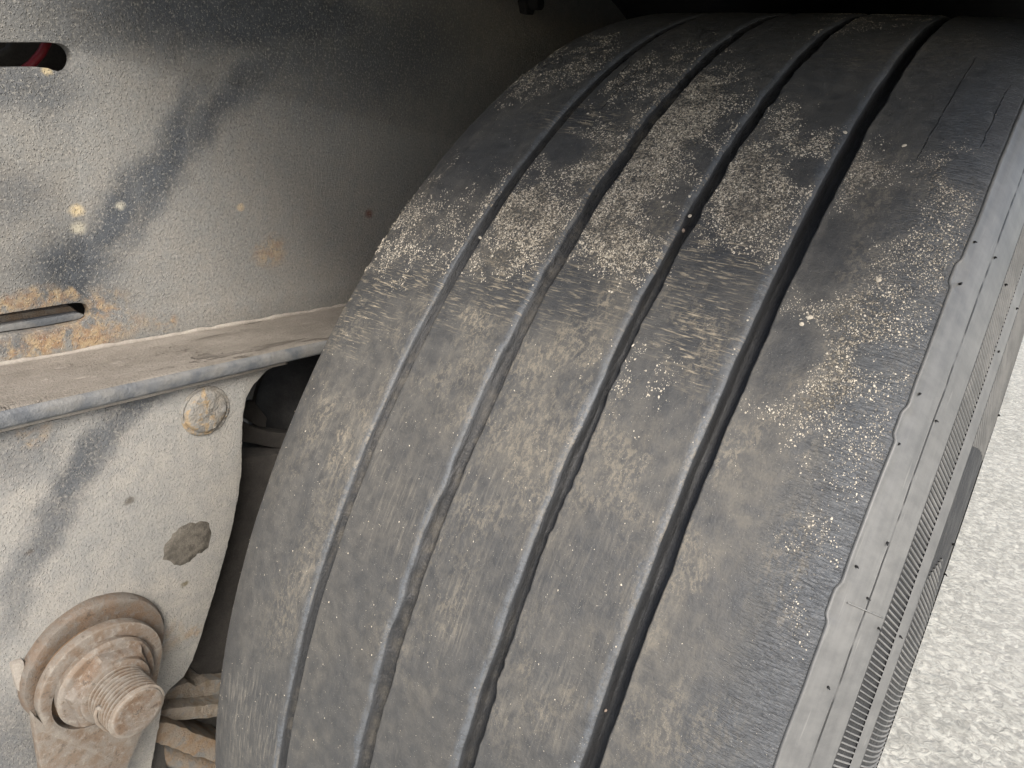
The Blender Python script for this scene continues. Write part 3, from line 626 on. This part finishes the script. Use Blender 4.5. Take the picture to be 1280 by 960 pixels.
def bead(name, X, dz, y0, y1, r, mat, seed):
    ys = np.arange(y0, y1, .003); nz = fbm(ys * 90, ys * 0, seed, 3) - .5
    return tube(name, [(X + .0006 * a, y, zled(y) + dz + .0012 * a) for y, a in zip(ys, nz)], [r * (1 + .9 * a) for a in nz], mat, frame, 8)
M_BEAD = simple('dusty_weld', (.36, .33, .285), (.30, .27, .235), 120, .85, .0006)
bead('weld_bead', -.2992, .0012, -.9, .9, .0016, M_BEAD, 211)
bead('weld_bead', -.2400, -.0122, -.9, -.355, .0015, M_BEAD, 213)
# flakes of caked mud on the ledge
for (px, py, L) in [(150, 452, .010), (160, 449, .008), (235, 438, .006), (105, 474, .007), (122, 472, .006), (80, 461, .008), (60, 478, .006)]:
    d = ray(px, py); t = (zled(-.45) - CAM[2]) / d[2]; p = CAM + t * d; bm = bmesh.new(); bmesh.ops.create_icosphere(bm, subdivisions=2, radius=1)
    for v in bm.verts: v.co *= 1 + .5 * (float(fbm(np.array([v.co.x * 2 + px]), np.array([v.co.y * 2.]), 6, 2)[0]) - .5)
    bm.transform(Matrix.Translation((p[0], p[1], zled(p[1]))) @ Matrix.Diagonal((L * .3, L * .7, .0006, 1))); bm_obj('mud_flake', bm, M_LEDGE, frame, True)
# dark plate added behind the web to stop light leaking through the slots
plate('inner_blocker', [(-1.4, .70), (-1.4, 1.06), (1.4, 1.06), (1.4, .60)], -.392, -.386, M_DARKSTEEL, frame, bevel=0)
# painted strip seen through the lower slot
def strip_bar():
    a = [(-80, 418), (-10, 404), (60, 392), (88, 387), (104, 394), (96, 401), (56, 408), (0, 416), (-80, 430)]
    plate('slot_bar', pxloop([(-80, 410), (-10, 396), (88, 382), (104, 394), (100, 399), (56, 405), (-80, 425)], XW - .012), -.030 + XW, XW - .012, M_RUSTY, frame, bevel=.002)
    plate('slot_bar_edge', pxloop([(-80, 419), (0, 407), (60, 397), (98, 391), (107, 394), (100, 399), (56, 407.5), (0, 415.5), (-80, 428)], XW - .005), XW - .011, XW - .005, M_LIP, frame, bevel=.001)
strip_bar()
# hanger bracket
XH = -.244
hp = pxloop([(-120, 560), (0, 541), (180, 498), (348, 456), (333, 464), (318, 480), (308, 498), (304, 520), (303, 545), (302, 590), (298, 622), (290, 662), (280, 700), (266, 748), (250, 800), (241, 826), (230, 846), (214, 860), (205, 872), (200, 900), (180, 1010), (-120, 1010)], XH, .00018, .003)
hp = [np.array((p[0], min(p[1], zled(p[0]) - .0108))) for p in hp]
plate('hanger_plate', hp, XH - .010, XH, M_HANGER, frame, bevel=.0008)
plate('hanger_rib', [(-.60, .40), (-.60, .735), (-.47, .73), (-.47, .40)], -.298, -.2545, M_DARKSTEEL, frame, bevel=.001)
# round rivet head
rc = on_x(256, 513, XH)
lathe_x('rivet_head', [(XH - .002, .0172), (XH + .0010, .0172), (XH + .0017, .0163), (XH + .0012, .0150), (XH + .0028, .0142), (XH + .0040, .0128), (XH + .0044, .009), (XH + .0046, .004), (XH + .0046, .0001)], rc[1], rc[2], M_RIVET, frame, 48, .10, 21)
# dried grease patch and small chips
def patch(name, px, py, rx, ry, mat, seed, h=.0006):
    c = on_x(px, py, XH); k = np.linalg.norm(c - CAM) / FPX; n = 40; a = np.linspace(0, 2 * np.pi, n, endpoint=False)
    f = 1 + .7 * (fbm(np.cos(a) * 2.2 + seed, np.sin(a) * 2.2 + seed, 5, 4) - .5); V = []
    for q, hh in ((1, -.0002), (.94, h * .7), (.6, h), (.25, h * 1.1)):
        V += [(XH + hh, c[1] + rx * 1.25 * k * q * f[i] * math.cos(a[i]), c[2] + ry * k * q * f[i] * math.sin(a[i])) for i in range(n)]
    V.append((XH + h, c[1], c[2])); Fc = []
    for r_ in range(3):
        for i in range(n): Fc.append((r_ * n + i, r_ * n + (i + 1) % n, (r_ + 1) * n + (i + 1) % n, (r_ + 1) * n + i))
    for i in range(n): Fc.append((3 * n + i, 3 * n + (i + 1) % n, 4 * n))
    return mesh(name, V, Fc, mat, frame)
patch('grease_patch', 235, 680, 21, 26, M_GREASE, 3.2)

# ------------------------------------------------------------------ pivot bolt
bolt = thing('pivot_bolt', 'big rusty threaded bolt with hexagon nut and washers at the lower left', 'bolt', (0, 0, 0))
BY, BZ = -.5140, .5700
by1, bz1 = BY + .0050, BZ - .0005
lathe_x('large_washer', [(XH - .001, .0425), (XH + .002, .0432), (XH + .0060, .0430), (XH + .0080, .0418), (XH + .0086, .0395), (XH + .0082, .034), (XH + .0080, .026), (XH + .009, .024)], by1, bz1, M_WASHER, bolt, 80, .03, 31)
# keeper plate with hole: round head and a tail hanging down
def keeper():
    X0, X1 = XH + .0165, XH + .0235; R = .0366; cy, cz = BY + .0005, BZ - .0010
    a = np.radians(np.arange(-22, 190, 6)); head = [(cy + R * math.cos(t), cz + R * math.sin(t)) for t in a]
    tail = pxloop([(42, 893), (44, 915), (49, 945), (58, 1000), (140, 1010), (160, 958), (176, 920), (192, 880)], X1)
    loop = head + [tuple(p) for p in tail]
    h = [(cy - .0040 + .0262 * math.cos(t), cz - .0045 + .0262 * math.sin(t)) for t in np.linspace(0, 2 * np.pi, 48, endpoint=False)]
    bm_ = plate('keeper_plate', loop, X0, X1, M_BOLT, bolt, holes=[h], bevel=.0014)
keeper()
lathe_x('inner_washer', [(XH + .010, .030), (XH + .0165, .030), (XH + .0165, .018)], BY, BZ, M_BROWN, bolt, 48, .03, 35)
# hexagon nut on its cone seat
def nut():
    bm = bmesh.new(); rings = []; n = 60
    prof = [(XH + .012, .0255, 0), (XH + .026, .0282, 0), (XH + .0280, .0286, 0), (XH + .0305, .0278, .25), (XH + .0314, .0262, 1), (XH + .0345, .0252, 1), (XH + .0360, .0238, .85), (XH + .0368, .0212, .3), (XH + .0392, .0202, 0), (XH + .0398, .0186, 0), (XH + .0400, .012, 0)]
    for (x, r, hx) in prof:
        ring = []
        for i in range(n):
            a = 2 * math.pi * i / n - .35; k = ((a + .35 + 1e-6) % (math.pi / 3)) - math.pi / 6; rh = .875 / math.cos(k)
            rr = r * ((1 - hx) + hx * rh) * (1 + .008 * (float(fbm(np.array([math.cos(a) * 3 + 5]), np.array([math.sin(a) * 3 + x * 200]), 7, 3)[0]) - .5) * 2)
            ring.append(bm.verts.new((x, BY + rr * math.cos(a), BZ + rr * math.sin(a))))
        rings.append(ring)
    for q in range(len(rings) - 1):
        for i in range(n): bm.faces.new((rings[q][i], rings[q][(i + 1) % n], rings[q + 1][(i + 1) % n], rings[q + 1][i]))
    bm.faces.new(rings[0][::-1]); bm.faces.new(rings[-1]); o = bm_obj('hex_nut', bm, M_BOLT, bolt, True); o.data.set_sharp_from_angle(angle=math.radians(24)); return o
nut()
XE = -.1800
pr = [(XH + .038, .0172), (XH + .0405, .0168)]
x = XH + .0410
while x < XE - .0022:
    pr += [(x, .0134), (x + .0005, .0134), (x + .0013, .0164), (x + .0018, .0164), (x + .0026, .0134)]; x += .0028
pr += [(XE - .0016, .0152), (XE - .0004, .0146), (XE, .0138), (XE + .0003, .0115), (XE - .0001, .0090), (XE + .0002, .0065), (XE, .0040), (XE + .0001, .0018), (XE, .0001)]
lathe_x('threaded_end', pr, BY, BZ, M_BOLT, bolt, 96, .008, 41, sharp=30)
# bent split pin loop under the thread
pp = [on_x(*p, -.196) for p in [(122, 884), (119, 893), (122, 903), (131, 911), (140, 914)]]
pp2 = [on_x(*p, -.193) for p in [(140, 914), (138, 902), (131, 889), (122, 884)]]
tube('split_pin', [tuple(p) for p in pp] + [tuple(p) for p in pp2], .0012, M_BOLT, bolt, 8)
# small corner tab of mud/metal left of the washer
plate('lock_tab', pxloop([(15, 832), (30, 826), (34, 850), (30, 872), (22, 862)], XH + .004), XH - .001, XH + .004, M_BEAD, bolt, bevel=.001)

# ------------------------------------------------------------------ suspension and brake parts behind
arm = thing('suspension_clamp', 'rust brown suspension clamp with curved rim under the dusty hanger plate', 'suspension', (0, 0, 0))
plate('clamp_plate', pxloop([(120, 856), (205, 866), (222, 857), (236, 852), (246, 858), (262, 850), (330, 846), (330, 884), (205, 890), (120, 896)], -.275, .0006, .004), -.31, -.275, M_RUSTY2, arm, bevel=.002)
plate('flat_bar', pxloop([(120, 893), (200, 888), (330, 872), (330, 892), (250, 899), (195, 905), (120, 908)], -.262, .0004, .004), -.30, -.262, M_RUSTY2, arm, bevel=.002)
plate('flat_bar', pxloop([(120, 906), (210, 903), (250, 918), (330, 948), (330, 970), (240, 945), (185, 925), (120, 915)], -.252, .0004, .004), -.29, -.252, M_RUSTY, arm, bevel=.002)
plate('filler_plate', pxloop([(120, 880), (330, 880), (330, 960), (120, 940)], -.285, .0004, .004), -.32, -.285, M_DARKSTEEL, arm, bevel=.001)
pts = [(110, 895), (140, 913), (170, 928), (205, 942), (240, 953), (280, 962), (330, 970)]
tube('curved_rim', [tuple(on_x(a, b, -.262)) for a, b in pts], .0075, M_RUSTY, arm, 12)
axle = thing('axle_beam', 'dark dirty axle beam in the gap between hanger plate and tyre', 'axle', (0, 0, 0))
plate('beam_face', pxloop([(200, 600), (262, 580), (306, 572), (420, 560), (420, 700), (330, 850), (252, 848), (243, 838), (232, 832), (200, 840)], -.285), -.36, -.285, M_BAND, axle, bevel=.003)
plate('beam_lower', pxloop([(100, 850), (400, 850), (400, 1080), (100, 1080)], -.335), -.40, -.335, M_DARKSTEEL, axle, bevel=.003)
chamber = thing('brake_chamber', 'round black brake chamber half hidden in the gap behind the tyre', 'brake chamber', (0, 0, 0))
cc = on_x(395, 500, -.335)
lathe_x('chamber_body', [(-.40, .050), (-.352, .060), (-.342, .060), (-.325, .056), (-.312, .044), (-.306, .025), (-.305, .0001)], cc[1], cc[2], M_DARKRUB, chamber, 48)
lathe_x('clamp_band', [(-.351, .058), (-.351, .0635), (-.345, .0635), (-.345, .058)], cc[1], cc[2], M_DARKSTEEL, chamber, 48)
plate('clamp_lug', pxloop([(305, 505), (318, 501), (326, 512), (334, 522), (333, 536), (322, 533), (306, 523)], -.30), -.306, -.30, M_BAND, chamber, bevel=.0015)
plate('chamber_bracket', pxloop([(300, 524), (320, 535), (334, 539), (380, 545), (380, 562), (340, 560), (322, 556), (300, 552)], -.295), -.31, -.295, M_BAND, chamber, bevel=.002)
cable = thing('red_cable', 'thin red cable crossing the dark upper slot', 'cable', (0, 0, 0))
tube('cable_sheath', [tuple(on_x(a, b, -.325)) for a, b in [(0, 118), (25, 92), (40, 80), (52, 66), (60, 50), (66, 30), (70, 0)]], .0024, M_RED, cable, 12)
tube('cable_core', [tuple(on_x(a, b, -.333)) for a, b in [(-30, 78), (0, 68), (12, 62), (20, 40)]], .0022, M_DARKSTEEL, cable, 10)

# ------------------------------------------------------------------ mudguard and light-blocking body above
guard = thing('mudguard', 'black curved mudguard over the top of the tyre', 'mudguard', (0, 0, 0))
def shell():
    RG = .556; t = .003; V = []; Fc = []; an = np.radians(np.linspace(68, 178, 80)); xsn = [-.2985, -.29, -.1, .1, .19, .197]
    for a in an:
        for rr in (RG, RG + t):
            for k, x in enumerate(xsn):
                q = rr - (.07 if k == 5 else 0); V.append((x, -q * math.cos(a), .5 + q * math.sin(a)))  # outer skirt, out of view, deepened to cut light over the tyre
    n = len(xsn)
    for i in range(len(an) - 1):
        b = i * 2 * n; c = b + 2 * n
        for k in range(n - 1):
            Fc += [(b + k, c + k, c + k + 1, b + k + 1), (b + n + k, b + n + k + 1, c + n + k + 1, c + n + k)]
        Fc += [(b, b + n, c + n, c), (b + n - 1, c + n - 1, c + 2 * n - 1, b + 2 * n - 1)]
    for b in (0, (len(an) - 1) * 2 * n):
        for k in range(n - 1): Fc.append((b + k, b + k + 1, b + n + k + 1, b + n + k))
    return mesh('guard_shell', V, Fc, M_BLACK, guard)
shell()
p0 = CAM + ray(1182, -14) * .70; p1 = CAM + ray(1175, 13) * .70
tube('hanging_tab', [tuple(p0), tuple(p0 * .5 + p1 * .5), tuple(p1)], .0042, M_BEAD, guard, 8)
hb = thing('mounting_bolt', 'black bolt end poking out near the top, left of the mudguard edge', 'bolt', (0, 0, 0))
P = on_x(655, 4, XW)
lathe_x('bolt_shank', [(XW, .006), (XW + .02, .006), (XW + .021, .0001)], P[1], P[2], M_BLACK, hb, 20)
lathe_x('lock_nut', [(XW, .011), (XW + .008, .011), (XW + .009, .008), (XW + .009, .0001)], P[1], P[2], M_BLACK, hb, 6, smooth=False)
deck = thing('unseen_trailer_body', 'unseen dark trailer body above the wheel, added to block light', 'trailer', (0, 0, 0))
def box(name, x0, x1, y0, y1, z0, z1, mat, parent, bev=.003):
    bm = bmesh.new(); bmesh.ops.create_cube(bm, size=1, matrix=Matrix.Translation(((x0 + x1) / 2, (y0 + y1) / 2, (z0 + z1) / 2)) @ Matrix.Diagonal((x1 - x0, y1 - y0, z1 - z0, 1)))
    return bm_obj(name, bm, mat, parent, False, bev)
box('blocker_box', -2.3, .30, -.535, 4.0, 1.10, 2.6, M_DARKSTEEL, deck, .01)  # out of view, placed to keep sky and sun off the wheel top
box('blocker_panel', -2.28, .29, -.525, 3.9, 1.064, 1.098, M_DARKSTEEL, deck)
